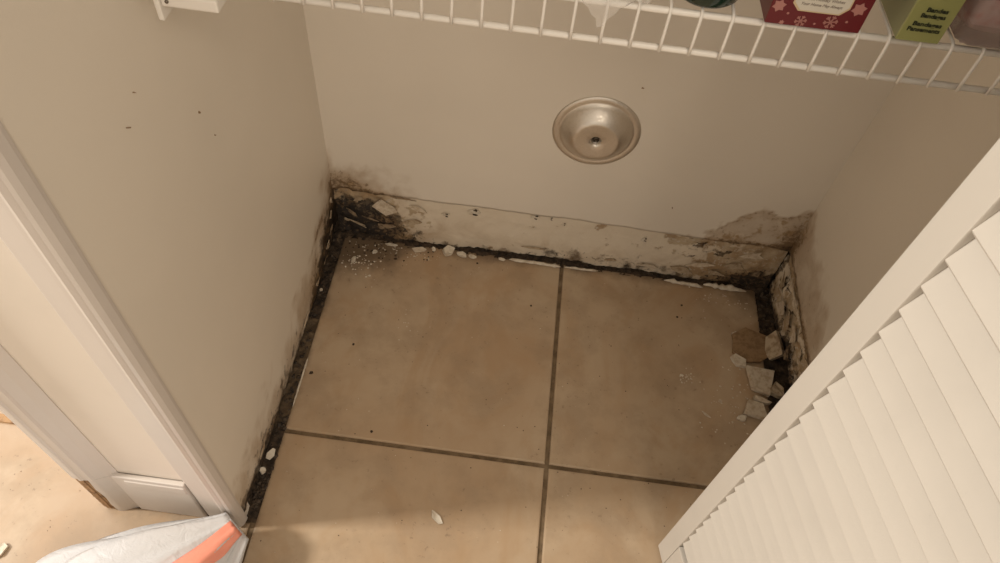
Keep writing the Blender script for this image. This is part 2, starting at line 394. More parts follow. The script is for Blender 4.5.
# --- floor: grout bed with tiles
floor = box('floor', -2.2, 2.0, -2.6, 1.3, -0.06, -0.0035, M_GROUT); tag(floor, 'floor of square tan ceramic tiles with dark grout', kind='structure')
def dirt_band(name, pts, h, mat, seed):
    """lumpy dirt lying in the channel along a wall; pts = strip (x0,x1,y0,y1)"""
    x0, x1, y0, y1 = pts; xs = span(x0, x1, 0.003); ys = span(y0, y1, 0.003)
    V = [(x, y, -0.0032 + h*max(0, 0.35+fbm(x, y, 55, 4, seed))) for y in ys for x in xs]; n = len(xs)
    F = [(j*n+i, j*n+i+1, (j+1)*n+i+1, (j+1)*n+i) for j in range(len(ys)-1) for i in range(n-1)]
    o = mesh(name, V, F, mat, floor, True); o['kind'] = 'stuff'; return o
dirt_band('channel_dirt', (-0.014, 0.0150, YF-0.004, -0.432), 0.006, M_DIRT, 31)
dirt_band('channel_dirt', (-0.014, 0.0150, -0.432, -0.215), 0.005, M_BROWN, 34)
dirt_band('channel_dirt', (-0.014, 0.0150, -0.215, 0.018), 0.006, M_DIRT, 35)
dirt_band('channel_dirt', (-0.014, WX+0.02, -0.0135, 0.019), 0.006, M_DIRT, 32)
dirt_band('channel_dirt', (0.862, WX+0.022, YF, 0.018), 0.006, M_DIRT, 33)
def tile(pts):
    bm = prism_bm(pts, -0.009, 0.0, 0.003, 2)
    # cut so grime can vary over the tile
    bmesh.ops.triangulate(bm, faces=[f for f in bm.faces if len(f.verts) > 4])
    for _ in range(3 if all(-0.1 < x < 0.95 for x, y in pts) else 2):
        ed = [e for e in bm.edges if e.calc_length() > 0.022]
        bmesh.ops.subdivide_edges(bm, edges=ed, cuts=2, use_grid_fill=True)
    bmesh.ops.triangulate(bm, faces=bm.faces[:])
    o = bm_obj('tile', bm, M_TILE, floor)
    me = o.data; at = me.attributes.new('grime', 'FLOAT', 'POINT'); vals = []
    for v in me.vertices:
        x, y = v.co.x, v.co.y; g = 0.0
        if -0.6 < y and -0.01 < x < 0.9:
            g = 0.75*ss(0.030, 0.0, -0.012-y) + 0.55*ss(0.022, 0.0, x-0.0146) + 0.6*ss(0.035, 0.0, 0.868-x)
            g = max(g, 1.1*ss(0.15, 0.0, math.hypot((x-0.03)*0.7, y+0.02)), 0.7*ss(0.12, 0.0, math.hypot(x-0.86, y+0.04)), 0.5*ss(0.06, 0.0, math.hypot(x-0.86, y+0.2)))
        elif x < 0.02 and y < -0.6: g = 0.45*ss(0.03, 0.0, YF-0.012-y)*ss(-0.25, -0.2, x)
        vals.append(g)
    at.data.foreach_set('value', vals); return o
G = 0.0036
xs_ = [-1.3354, -0.8854, -0.4354, 0.0146, 0.4646, 0.9146, 1.3646, 1.8146]; ys_ = [-0.444, -0.894, -1.344, -1.794, -2.244]
def rect(x0, x1, y0, y1): return [(x0+G, y0+G), (x1-G, y0+G), (x1-G, y1-G), (x0+G, y1-G)]
tile(rect(0.0146-G, 0.4646, -0.444, -0.0025)); tile(rect(0.4646, 0.868, -0.444, -0.0035))
tile(rect(0.0146-G, 0.4646, -0.894, -0.444)); tile(rect(0.4646, 0.868, -0.894, -0.444))
tile([(-0.60, -0.8894), (0.006, -0.8894), (0.006, -0.604), (-0.200, -0.604), (-0.200, -0.4486), (-0.60, -0.4486)])
tile(rect(-0.605, -0.20, -0.444, 0.006)); tile(rect(-1.055, -0.605, -0.444, 0.006)); tile(rect(-1.055, -0.605, -0.894, -0.444))
for j in range(1, 4):
    for i in range(1, 6): tile(rect(xs_[i], xs_[i+1], ys_[j+1], ys_[j]))

for y0 in (0.006, 0.456, 0.906):
    for x0 in (-0.605, -1.055, -1.505): tile(rect(x0, x0+0.45 if x0 < -0.7 else -0.20, y0, y0+0.40 if y0 > 0.9 else y0+0.45))
for y0, y1 in ((-0.894, -0.444), (-0.444, 0.006)): tile(rect(-1.505, -1.055, y0, y1))
ws = box('wall_side', -2.2, -0.206, 1.3, 1.36, 0.0, H, M_STUB); tag(ws, 'cream far wall of the neighbouring room', kind='structure')
bs = box('baseboard_side', -2.2, -0.22, 1.284, 1.299, 0.0, 0.10, M_TRIM, None, 0.003, 2); tag(bs, 'white baseboard of the neighbouring room', kind='structure')

# ------------------------------------------------------------------ louvred folding door
def louvre_door():
    root = empty('door_1', (0.6495, -0.556, 0.012)); tag(root, 'white louvred bifold closet door standing half folded', kind='structure')
    w, h, th, stw, z1, pitch = 0.335, 2.0, 0.030, 0.0295, 0.094, 0.0318
    slat_me = None
    def panel(M4):
        nonlocal slat_me
        def part(name, bm):
            bm.transform(M4); return bm_obj(name, bm, M_DOOR, root)
        part('stile', box_bm(0, stw, 0, th, 0, h, 0.0015, 2)); part('stile', box_bm(w-stw, w, 0, th, 0, h, 0.0015, 2))
        part('bottom_rail', box_bm(stw+0.0006, w-stw-0.0006, 0, th, 0.0, z1, 0.0012, 2))
        part('top_rail', box_bm(stw+0.0006, w-stw-0.0006, 0, th, h-0.08, h, 0.0012, 2))
        # one slat: lower edge near the face, upper edge at the back, rounded nose
        if slat_me is None:
            prof = [(0.0035, 0.000), (0.0020, 0.0025), (0.0030, 0.0055), (0.0155, 0.0418), (0.0175, 0.0424), (0.0195, 0.0400), (0.0075, 0.0010)]
            V, F = [], []; n = len(prof)
            for x in (stw-0.002, w-stw+0.002): V += [(x, d, z) for d, z in prof]
            for i in range(n): F.append((i, (i+1) % n, n+(i+1) % n, n+i))
            F += [tuple(range(n)), tuple(range(n, 2*n))[::-1]]
            s = mesh('slat', V, F, M_DOOR, root); slat_me = s.data; C.objects.unlink(s); bpy.data.objects.remove(s)
        k = 0
        while z1+0.012+k*pitch+0.04 < h-0.085:
            o = link('slat', slat_me, root); o.matrix_local = M4 @ Matrix.Translation((0, 0, z1+0.012+k*pitch)); k += 1
    a = math.radians(13.0)
    # local x along the panel (towards the room), local y into the panel depth (away from the camera side)
    def frame(ox, oy, dx, dy, nx, ny):
        return Matrix(((dx, nx, 0, ox), (dy, ny, 0, oy), (0, 0, 1, 0), (0, 0, 0, 1)))
    panel(frame(0, 0, math.sin(a), -math.cos(a), math.cos(a), math.sin(a)))
    ex, ey = math.sin(a)*w+0.045, -math.cos(a)*w
    panel(frame(ex, ey, math.sin(a+0.15), math.cos(a+0.15), math.cos(a+0.15), -math.sin(a+0.15)))
    return root
louvre_door()

# ------------------------------------------------------------------ wire shelf
def wire_shelf():
    root = empty('wire_shelf', (0, -0.399, 0.80)); tag(root, 'white wire shelf spanning the closet above the back wall', 'shelf')
    Y, ZL, ZU = 0.0, 0.0, 0.036
    for nm, y, z, r in (('lip_rail', 0.0024, 0.0, 0.0030), ('front_rail', 0.0024, ZU-0.001, 0.0030), ('support_rail', 0.20, ZU-0.005, 0.0028), ('back_rail', 0.383, ZU-0.005, 0.0030)):
        tube(nm, [(0.004, y, z), (0.882, y, z)], r, M_WIRE, root, 10)
    path = [(0, -0.0015, -0.0012), (0, -0.0015, 0.012), (0, -0.0015, 0.030), (0, -0.0010, 0.0355), (0, 0.0010, 0.0385), (0, 0.005, 0.0395), (0, 0.20, 0.0395), (0, 0.388, 0.0395)]
    V, F = tube_data(path, 0.00145, 6)
    me = bpy.data.meshes.new('wire'); me.from_pydata([tuple(v) for v in V], [], F); me.update(); me.materials.append(M_WIRE)
    me.polygons.foreach_set('use_smooth', [True]*len(me.polygons))
    x = 0.3795-0.02535*14
    while x < 0.878:
        o = link('wire', me, root); o.location = (x, 0, 0); x += 0.02535
wire_shelf()
def bracket():
    root = empty('shelf_bracket', (0.0, -0.40, 0.80)); tag(root, 'white plastic end bracket holding the wire shelf on the left wall', 'bracket')
    bm_obj('rail_clip', box_bm(0.028, 0.078, -0.008, 0.016, -0.0165, -0.0045, 0.002, 2), M_WIRE, root)
    bm_obj('end_tab', box_bm(0.0225, 0.0275, -0.010, 0.018, -0.0295, 0.024, 0.0012, 2), M_WIRE, root)
    bm_obj('neck', box_bm(0.0045, 0.0222, -0.006, 0.014, 0.006, 0.022, 0.0015, 1), M_WIRE, root)
    bm_obj('wall_plate', box_bm(0.0006, 0.0044, -0.018, 0.026, 0.002, 0.036, 0.0012, 1), M_WIRE, root)
    lathe('screw', [(0.0016, -0.0005), (0.0016, 0.001), (0.001, 0.0016), (0.0002, 0.0016)], 12, M('bracket_screw', 0.4, (0.2, 0.17, 0.14), 1.0).m, root, 'y', (0.034, -0.0085, -0.0105))
bracket()

# ------------------------------------------------------------------ round metal cover
def cover():
    m = M('brushed_steel', 0.45, (0.62, 0.56, 0.48), 1.0)
    n = m.noise(260, 3, 0.7); m.base(m.mix(n, (0.62, 0.57, 0.50), (0.86, 0.81, 0.74))); m.rough(m.step(n, 0.3, 0.7, 0.34, 0.54)); m.bump(m.noise(500, 2), 0.0004, 0.5)
    scr = M('dark_screw', 0.45, (0.10, 0.085, 0.07), 1.0).m
    root = empty('access_cover', (0.4705, 0.0, 0.3555)); tag(root, 'round domed metal access cover screwed to the back wall', 'cover plate')
    k = 0.0735
    prof = [(k-0.001, -0.001), (k, 0.0012), (k-0.001, 0.0024), (k-0.005, 0.0036), (k-0.0095, 0.0030), (k-0.0115, 0.0024), (k-0.0135, 0.0034), (k-0.017, 0.0085), (k-0.022, 0.0145), (k-0.029, 0.0205), (k-0.033, 0.0236), (k-0.0365, 0.0256), (k-0.0380, 0.0259), (k-0.042, 0.0258), (0.020, 0.0252), (0.0110, 0.0247), (0.0098, 0.0242), (0.0078, 0.0212), (0.0070, 0.018), (0.0005, 0.018)]
    lathe('dome', prof, 64, m.m, root, 'y')
    lathe('screw', [(0.0056, 0.0175), (0.0056, 0.0205), (0.0045, 0.0218), (0.0026, 0.0221), (0.0022, 0.0205), (0.0004, 0.0205)], 20, scr, root, 'y')
cover()

# ------------------------------------------------------------------ things on the shelf
ZD = 0.8412   # top of the deck wires
def text_mesh(name, body, size, mat, M4, parent, bold=0.0, shear=0.0, width=None):
    cu = bpy.data.curves.new(name, 'FONT'); cu.body = body; cu.size = size; cu.offset = bold; cu.shear = shear; cu.extrude = 0.00012; cu.resolution_u = 2
    t = bpy.data.objects.new(name, cu); C.objects.link(t)
    dg = bpy.context.evaluated_depsgraph_get(); me = bpy.data.meshes.new_from_object(t.evaluated_get(dg)); C.objects.unlink(t); bpy.data.objects.remove(t)
    if width:
        x0 = min(v.co.x for v in me.vertices); x1 = max(v.co.x for v in me.vertices); k = width/(x1-x0)
        for v in me.vertices: v.co.x = (v.co.x-x0)*k
    me.transform(M4); me.materials.clear(); me.materials.append(mat); return link(name, me, parent)
FRONT = lambda x, y, z: Matrix(((1, 0, 0, x), (0, 0, -1, y), (0, 1, 0, z), (0, 0, 0, 1)))   # text plane facing -y
def snowflake(name, cx, cz, r, kind, mat, parent, y):
    V, F = [], []
    def bar(a, w, l0, l1):
        i = len(V); c, s = math.cos(a), math.sin(a)
        for u, v in ((l0, -w), (l1, -w), (l1, w), (l0, w)): V.append((cx+u*c-v*s, y, cz+u*s+v*c))
        F.append((i, i+1, i+2, i+3))
    if kind == 0:
        for k in range(6):
            a = k*math.pi/3+0.2; bar(a, r*0.09, 0.0, r)
            for q in (-0.7, 0.7):
                i = len(V); b = a+q; px, pz = cx+0.55*r*math.cos(a), cz+0.55*r*math.sin(a); c, s = math.cos(b), math.sin(b); w = r*0.08; l = r*0.42
                for u, v in ((0, -w), (l, -w), (l, w), (0, w)): V.append((px+u*c-v*s, y, pz+u*s+v*c))
                F.append((i, i+1, i+2, i+3))
    else:
        n = 12; i = len(V)
        for k in range(n):
            a = 2*math.pi*k/n+0.3; rr = r if k % 2 == 0 else r*0.66; V.append((cx+rr*math.cos(a), y, cz+rr*math.sin(a)))
        F.append(tuple(range(i, i+n)))
    V2 = V+[(a, b+0.0002, c) for a, b, c in V]; n = len(V)
    F2 = F[:]
    for f in F:
        F2.append(tuple(n+k for k in f[::-1]))
        for q in range(len(f)): F2.append((f[q], f[(q+1) % len(f)], n+f[(q+1) % len(f)], n+f[q]))
    return mesh(name, V2, F2, mat, parent)
def red_box():
    m = M('red_carton', 0.4, (0.115, 0.005, 0.009)); red = m.m
    pink = M('pink_print', 0.5, (0.38, 0.17, 0.145)).m; lab = M('paper_label', 0.6, (0.58, 0.54, 0.46)).m; ink = M('grey_ink', 0.6, (0.20, 0.16, 0.13)).m; gold = M('label_border', 0.5, (0.55, 0.42, 0.26)).m
    root = empty('gift_carton', (0.5290, -0.4060, ZD), math.radians(1.0)); tag(root, 'dark red carton with pink snowflakes and a cream label', 'box')
    w, d, h = 0.0755, 0.055, 0.10
    bm_obj('carton_body', box_bm(0, w, 0, d, 0, h, 0.0006, 1), red, root)
    y = -0.0003
    for x, z, r, k in ((0.006, 0.016, 0.0055, 1), (0.027, 0.0052, 0.0048, 0), (0.050, 0.0072, 0.0056, 0), (0.0665, 0.0205, 0.0060, 1), (0.013, 0.0022, 0.0022, 1), (0.0145, 0.034, 0.0055, 1), (0.015, 0.0105, 0.0012, 1), (0.0385, 0.0042, 0.0011, 1), (0.062, 0.009, 0.0012, 1), (0.068, 0.040, 0.0055, 0), (0.006, 0.050, 0.005, 0), (0.03, 0.075, 0.006, 0), (0.055, 0.08, 0.006, 1)):
        snowflake('printed_snowflake', x, z, r, k, pink, root, y)
    def plate(nm, e, mat, yy):
        x0, x1, z0, z1, c = 0.0165-e, 0.0585+e, 0.0150-e, 0.050+e, 0.006
        pts = [(x0+c, z0), (x1-c, z0), (x1, z0+c), (x1, z1-c), (x1-c, z1), (x0+c, z1), (x0, z1-c), (x0, z0+c)]
        V = [(x, yy, z) for x, z in pts]+[(x, yy+0.0003, z) for x, z in pts]; n = 8
        F = [tuple(range(n)), tuple(range(n, 2*n))[::-1]]+[(i, (i+1) % n, n+(i+1) % n, n+i) for i in range(n)]
        return mesh(nm, V, F, mat, root)
    plate('label_border', 0.0012, gold, -0.0005); plate('label_plate', 0.0, lab, -0.0008)
    for s, z, x0, wd in (('Your Home May Always', 0.0195, 0.0215, 0.032), ('Warm Holiday Wishes', 0.0240, 0.0215, 0.032), ('from our kitchen', 0.0290, 0.026, 0.022), ('with love', 0.035, 0.028, 0.018)):
        text_mesh('label_text', s, 0.0034, ink, FRONT(x0, -0.00095, z), root, 0.0, 0.25, wd)
red_box()
def green_box():
    m = M('lime_carton', 0.5, (0.30, 0.305, 0.11)).m; ol = M('olive_carton_side', 0.55, (0.30, 0.30, 0.16)).m; ink = M('black_ink', 0.5, (0.02, 0.025, 0.01)).m
    root = empty('lime_carton', (0.6340, -0.4050, ZD), math.radians(0.5)); tag(root, 'lime green carton with four lines of black lettering', 'box')
    bm_obj('carton_body', box_bm(0, 0.034, 0, 0.07, 0, 0.09, 0.0005, 1), m, root)
    bm_obj('side_panel', box_bm(-0.0006, 0.0004, 0.001, 0.069, 0.001, 0.089), ol, root)
    for s, z, x0, wd in (('Bandes', 0.0262, 0.0105, 0.0165), ('Bandages', 0.0212, 0.0085, 0.0190), ('Bandages', 0.0140, 0.0060, 0.0225), ('Pansements', 0.0092, 0.0040, 0.0255)):
        text_mesh('lettering', s, 0.0050, ink, FRONT(x0, -0.0004, z), root, 0.00016, 0.0, wd)
green_box()
def clear_tub():
    pl = M('cloudy_plastic', 0.22, (0.80, 0.70, 0.68)); pl.b.inputs['Transmission Weight'].default_value = 0.75; pl.b.inputs['IOR'].default_value = 1.25; pl.b.inputs['Alpha'].default_value = 0.75
    ct = M('pink_contents', 0.7); n = ct.noise(45, 3); ct.base(ct.mix(ct.step(n, 0.4, 0.62), (0.52, 0.38, 0.36), (0.46, 0.16, 0.17)))
    root = empty('plastic_tub', (0.682, -0.4035, ZD)); tag(root, 'cloudy clear plastic tub with pink contents at the shelf end', 'container')
    bm = prism_bm([(0.010, 0.0), (0.085, 0.0), (0.095, 0.010), (0.095, 0.085), (0.085, 0.095), (0.010, 0.095), (0.0, 0.085), (0.0, 0.010)], 0.0, 0.10, 0.0)
    bmesh.ops.bevel(bm, geom=bm.edges[:], offset=0.003, segments=2, affect='EDGES'); bm_obj('tub_wall', bm, pl.m, root, True)
    bm = box_bm(0.006, 0.089, 0.006, 0.089, 0.012, 0.09, 0.012, 3)
    for v in bm.verts: v.co += 0.004*Vector((noise.noise(v.co*60), noise.noise(v.co*60+Vector((5, 0, 0))), noise.noise(v.co*60+Vector((9, 0, 0)))))
    bm_obj('pink_packets', bm, ct.m, root, True)
    bm_obj('tub_foot', box_bm(0.004, 0.091, 0.004, 0.091, 0.0, 0.004, 0.0015, 1), pl.m, root)
clear_tub()
def jar():
    g = M('dark_green_glass', 0.12, (0.004, 0.020, 0.012)); g.b.inputs['Coat Weight'].default_value = 0.2
    root = empty('green_jar', (0.4835, -0.3738, ZD)); tag(root, 'dark green round bottle base standing on the wire shelf', 'bottle')
    lathe('bottle_body', [(0.002, 0.001), (0.018, 0.0), (0.0245, 0.001), (0.0275, 0.004), (0.028, 0.010), (0.028, 0.085), (0.026, 0.096), (0.016, 0.108), (0.012, 0.112)], 40, g.m, root)
    lathe('bottle_cap', [(0.012, 0.112), (0.0135, 0.113), (0.0135, 0.126), (0.012, 0.128), (0.001, 0.128)], 32, M('bottle_cap_plastic', 0.4, (0.03, 0.03, 0.03)).m, root)
jar()
def clear_bag():
    m = M('clear_film', 0.18, (0.85, 0.82, 0.78)); m.b.inputs['Alpha'].default_value = 0.30
    V, F = [], []; nx, ny = 22, 18
    for j in range(ny+1):
        for i in range(nx+1):
            u = i/nx; v = j/ny
            x = 0.375+0.062*u; wr = noise.noise((u*6, v*5, 1.3)); wr2 = noise.noise((u*14, v*11, 4.3))
            tip = 0.028*max(0, 1-abs(u-0.42)/0.33)*ss(0.0, 0.35, 1-v)   # hangs over the lip to a point
            if v < 0.35:
                z = ZD+0.004-tip*(1-v/0.35)-0.001; y = -0.4045-0.003*abs(wr)
            else:
                k = (v-0.35)/0.65; z = ZD+0.004+0.020*math.sin(k*3.1)*(0.6+0.7*abs(wr))+0.004*wr2; y = -0.402+0.12*k
            V.append((x+0.004*wr2, y+0.002*wr2*(v > 0.35), z))
    n = nx+1
    for j in range(ny):
        for i in range(nx): F.append((j*n+i, j*n+i+1, (j+1)*n+i+1, (j+1)*n+i))
    o = mesh('plastic_wrap', V, F, m.m, None, True); tag(o, 'crumpled clear plastic wrap hanging over the shelf lip', 'plastic wrap')
clear_bag()

# ------------------------------------------------------------------ bin bag with drawstring
def bin_bag():
    root = empty('bin_bag', (-0.08, -0.86, 0.0)); tag(root, 'white plastic bin bag with an orange drawstring on the floor', 'bag')
    bm_ = M('white_bag_film', 0.32, (0.62, 0.615, 0.62)); bm_.b.inputs['Subsurface Weight'].default_value = 0.0
    bm_.bump(bm_.noise(45, 5, 0.6, dist=1.0), 0.004, 0.5)
    rd = M('orange_drawstring', 0.35, (0.90, 0.34, 0.24)); rd.bump(rd.noise(60, 3, 0.5), 0.003, 0.4)
    E_, Cc, En = Vector((0.010, -0.630, 0.070)), Vector((-0.130, -0.815, 0.050)), Vector((-0.26, -0.99, 0.04))
    def surf(t, a, off=0.0):
        if t < 0.62: q = t/0.62; c = E_.lerp(Cc, q); rad = 0.021+0.094*math.sin(q*math.pi/2)**1.12
        else: q = (t-0.62)/0.38; c = Cc.lerp(En, q); rad = 0.115*math.sqrt(max(0.0, 1-q*q))+0.0005
        ax = (Cc-E_).normalized(); u = ax.cross(Vector((0, 0, 1))).normalized(); w = u.cross(ax)
        pleat = 1 + (0.17*math.sin(a*7+1.5*math.sin(t*5)) + 0.11*math.sin(a*13+2.0+t*4) + 0.07*math.sin(a*23+t*7))*math.exp(-t*1.1) + 0.10*noise.noise((math.cos(a)*1.4, math.sin(a)*1.4, t*3.2))
        flat = 0.70
        p = c + (rad*pleat+off)*(math.cos(a)*u*1.15 + math.sin(a)*w*flat)
        p.z = max(p.z, 0.0025+0.2*off)
        return p - Vector((-0.08, -0.86, 0))
    nt, na = 46, 84; V, F = [], []
    for i in range(nt+1):
        for k in range(na): V.append(surf(i/nt, 2*math.pi*k/na))
    for i in range(nt):
        for k in range(na): F.append((i*na+k, i*na+(k+1) % na, (i+1)*na+(k+1) % na, (i+1)*na+k))
    F += [tuple(range(na))[::-1], tuple(range(nt*na, (nt+1)*na))]
    mesh('bag_body', V, F, bm_.m, root, True)
    V, F = [], []; n1, n2 = 40, 6
    for i in range(n1+1):
        t = 0.004+0.60*i/n1; ac = 1.95-0.55*i/n1; hw = 0.62*math.exp(-t*4.5)+0.10
        for j in range(n2+1): V.append(surf(t, ac+hw*(j/n2-0.5)*1.5, 0.0022))
    n = n2+1
    for i in range(n1):
        for j in range(n2): F.append((i*n+j, i*n+j+1, (i+1)*n+j+1, (i+1)*n+j))
    o = mesh('drawstring', V, F, rd.m, root, True); md = o.modifiers.new('thick', 'SOLIDIFY'); md.thickness = 0.0012
bin_bag()

# ------------------------------------------------------------------ flakes, chips and rubble
def flake_data(sx, sy, th, curl, rnd, n=6, jag=0.28):
    """irregular thin chip, curled about its long axis; centre ring + rim, closed"""
    ang = sorted(2*math.pi*(k+rnd.uniform(-0.38, 0.38))/n for k in range(n)); rim = [1.1-1.3*jag*rnd.random() for _ in range(n)]
    V = []
    for side in (1, -1):
        for rr in (1.0, 0.55):
            for a, q in zip(ang, rim):
                x, y = 0.5*sx*q*rr*math.cos(a), 0.5*sy*q*rr*math.sin(a)
                z = curl*(y/(0.5*sy))**2*sy + 0.12*th*rnd.uniform(-1, 1) + 0.25*curl*sx*(x/(0.5*sx))**2
                V.append((x, y, z+side*th/2))
        V.append((0, 0, side*th/2))
    F = []
    m = 2*n+1
    for s in (0, 1):
        b = s*m
        for k in range(n):
            F.append((b+k, b+(k+1) % n, b+n+(k+1) % n, b+n+k)); F.append((b+n+k, b+n+(k+1) % n, b+2*n))
    for k in range(n): F.append((k, (k+1) % n, m+(k+1) % n, m+k))
    lo = min(v[2] for v in V)
    return [(x, y, z-lo) for x, y, z in V], F
def chip(name, x, y, sx, sy, th, rz, mat, label, cat, group=None, curl=0.05, tilt=(0, 0), z=0.0003, seed=0, parent=None, jag=0.28, n=6):
    rnd = random.Random(seed*131+int(abs(x)*1e4)); V, F = flake_data(sx, sy, th, curl, rnd, n, jag)
    o = mesh(name, V, F, mat, parent); o.rotation_euler = (tilt[0], tilt[1], rz)
    bpy.context.view_layer.update()
    lo = min((o.rotation_euler.to_matrix() @ v.co).z for v in o.data.vertices)
    o.location = (x, y, z-lo); 
    if parent is None: tag(o, label, cat, group)
    return o
CR = 'paint chips lying on the tiles'
chip('paint_chip', 0.295, -0.557, 0.030, 0.012, 0.0012, -0.75, M_CHIP, 'pale leaf-shaped paint chip alone on the front tile', 'paint chip', CR, 0.12, jag=0.15)
chip('plaster_chip', 0.229, -0.017, 0.030, 0.022, 0.008, 0.7, M_CHIP, 'largest angular white chip on the tile edge by the back wall', 'paint chip', CR, 0.05, (0.3, 0.2))
chip('plaster_chip', 0.258, -0.018, 0.022, 0.012, 0.005, -0.3, M_CHIP, 'cream chip just right of the largest chip by the back wall', 'paint chip', CR, 0.05, (0.1, 0.1))
chip('plaster_chip', 0.281, -0.020, 0.018, 0.008, 0.005, -0.1, M_CHIP, 'small white oblong chip, rightmost of the row by the back wall', 'paint chip', CR, 0.03)
chip('plaster_chip', 0.199, -0.014, 0.009, 0.012, 0.006, 0.2, M_CHIP, 'tiny upright white chip left of the largest chip', 'paint chip', CR, 0.03, (0.5, 0))
chip('plaster_chip', 0.170, -0.020, 0.032, 0.016, 0.003, 0.2, M_GYP, 'flat greyish chip on the tile edge near the mouldy left corner', 'paint chip', CR, 0.08)
chip('plaster_chip', 0.112, -0.017, 0.028, 0.006, 0.003, 0.03, M_CHIP, 'thin sliver of paint against the dark left corner', 'paint chip', CR, 0.03)
chip('plaster_chip', 0.083, -0.040, 0.014, 0.010, 0.003, 0.4, M_CHIP, 'small cream chip on the grimy left corner of the tile', 'paint chip', CR, 0.05)
chip('plaster_chip', 0.340, -0.016, 0.016, 0.007, 0.003, -0.2, M_CHIP, 'small chip left of the white caulk strip', 'paint chip', CR, 0.03)
chip('plaster_chip', 0.812, -0.184, 0.036, 0.024, 0.007, -0.55, M_CHIP, 'pointed white plaster chip left of the brown slab', 'plaster chip', None, 0.03, (0.05, 0.05))
chip('drywall_chunk', 0.853, -0.221, 0.058, 0.074, 0.008, 0.75, M_GYP, 'largest squarish drywall chunk by the right wall', 'drywall chunk', None, 0.01, (0.06, -0.05), jag=0.10, n=4)
chip('drywall_chunk', 0.845, -0.266, 0.042, 0.014, 0.010, -0.15, M_GYP, 'narrow drywall chunk between two larger chunks', 'drywall chunk', None, 0.02, n=5)
chip('drywall_chunk', 0.835, -0.291, 0.044, 0.050, 0.008, 0.85, M_GYP, 'drywall chunk with mould specks beside the louvred door', 'drywall chunk', None, 0.01, (0.05, 0.02), jag=0.10, n=4)
chip('plaster_chip', 0.809, -0.306, 0.022, 0.014, 0.005, 0.4, M_CHIP, 'crumbly white chip nearest the louvred door', 'plaster chip', None, 0.05)
chip('cardboard_slab', 0.840, -0.150, 0.078, 0.078, 0.005, 0.25, M_TAN, 'brown sodden slab of drywall paper on the right tile', 'drywall slab', None, 0.01, (0.02, -0.03), jag=0.16, n=9)
chip('plaster_chip', 0.812, -0.127, 0.016, 0.020, 0.004, 0.4, M_CHIP, 'small white chip behind the brown slab', 'plaster chip', None, 0.05)
chip('drywall_chunk', 0.884, -0.150, 0.040, 0.070, 0.010, 0.1, M_PAPER, 'broken drywall chunk leaning against the right wall', 'drywall chunk', None, 0.06, (0.1, -0.95))
chip('drywall_chunk', 0.878, -0.243, 0.030, 0.034, 0.012, 0.6, M_PAPER, 'small brown-grey chunk tucked against the right wall', 'drywall chunk', None, 0.04)
chip('paint_chip', 0.745, -0.307, 0.020, 0.005, 0.0012, -0.6, M_CHIP, 'white sliver of paint alone on the right tile', 'paint chip', CR, 0.08)
chip('paint_chip', 0.773, -0.275, 0.008, 0.007, 0.0012, 0.2, M_CHIP, 'tiny pale paint speck between sliver and drywall chunks', 'paint chip', CR, 0.08)
chip('paint_chip', 0.006, -0.489, 0.016, 0.024, 0.002, -0.2, M_CHIP, 'white chip lying in the black gap by the left wall', 'paint chip', CR, 0.1, (0.1, 0.3), z=0.001)
chip('paint_chip', 0.001, -0.520, 0.012, 0.014, 0.002, 0.4, M_CHIP, 'smaller white chip in the gap nearest the door casing', 'paint chip', CR, 0.1, (0.1, 0.4), z=0.001)
chip('paint_chip', 0.002, -0.150, 0.008, 0.008, 0.002, 0.4, M_CHIP, 'white speck in the gap near the back left corner', 'paint chip', CR, 0.1, z=0.001)
chip('paint_chip', -0.345, -0.695, 0.030, 0.018, 0.004, 0.8, M_CHIP, 'white chip on the sunlit tile at the picture edge', 'paint chip', CR, 0.1)
chip('paint_chip', 0.046, -0.068, 0.011, 0.022, 0.003, -0.2, M_CHIP, 'crumbly white chip on the tile in the left corner', 'paint chip', CR, 0.05)
# caulk remnants along the tile edge
def caulk(name, pts, r, label, group='caulk remnants along the back wall'):
    V, F = [], []
    path = []
    for (x0, y0), (x1, y1) in zip(pts[:-1], pts[1:]):
        k = max(2, int(math.hypot(x1-x0, y1-y0)/0.006))
        path += [(x0+(x1-x0)*i/k, y0+(y1-y0)*i/k) for i in range(k)]
    path.append(pts[-1])
    rr = [r*(0.55+0.9*abs(fbm(x, y, 70, 3, 41)))*ss(0, 3, min(i, len(path)-1-i)+0.8) for i, (x, y) in enumerate(path)]
    o = tube(name, [(x, y+0.0015*fbm(x, y, 50, 3, 42), 0.0008+q*0.55) for (x, y), q in zip(path, rr)], rr, M_CHIP, None, 7)
    tag(o, label, 'caulk', group)
caulk('caulk_strip', [(0.355, -0.013), (0.40, -0.014), (0.462, -0.015)], 0.0046, 'long white caulk strip on the tile edge at the grout line')
caulk('caulk_strip', [(0.468, -0.014), (0.54, -0.013)], 0.0028, 'thin caulk remnant right of the grout line')
caulk('caulk_strip', [(0.675, -0.013), (0.72, -0.016), (0.755, -0.018)], 0.0046, 'broken white caulk strip near the right corner')
caulk('caulk_strip', [(0.755, -0.010), (0.80, -0.014), (0.845, -0.014)], 0.0056, 'thick cracked caulk piece in the right corner')
caulk('caulk_strip', [(0.0165, -0.30), (0.0165, -0.40)], 0.0022, 'thin pale caulk line along the left tile edge', None)

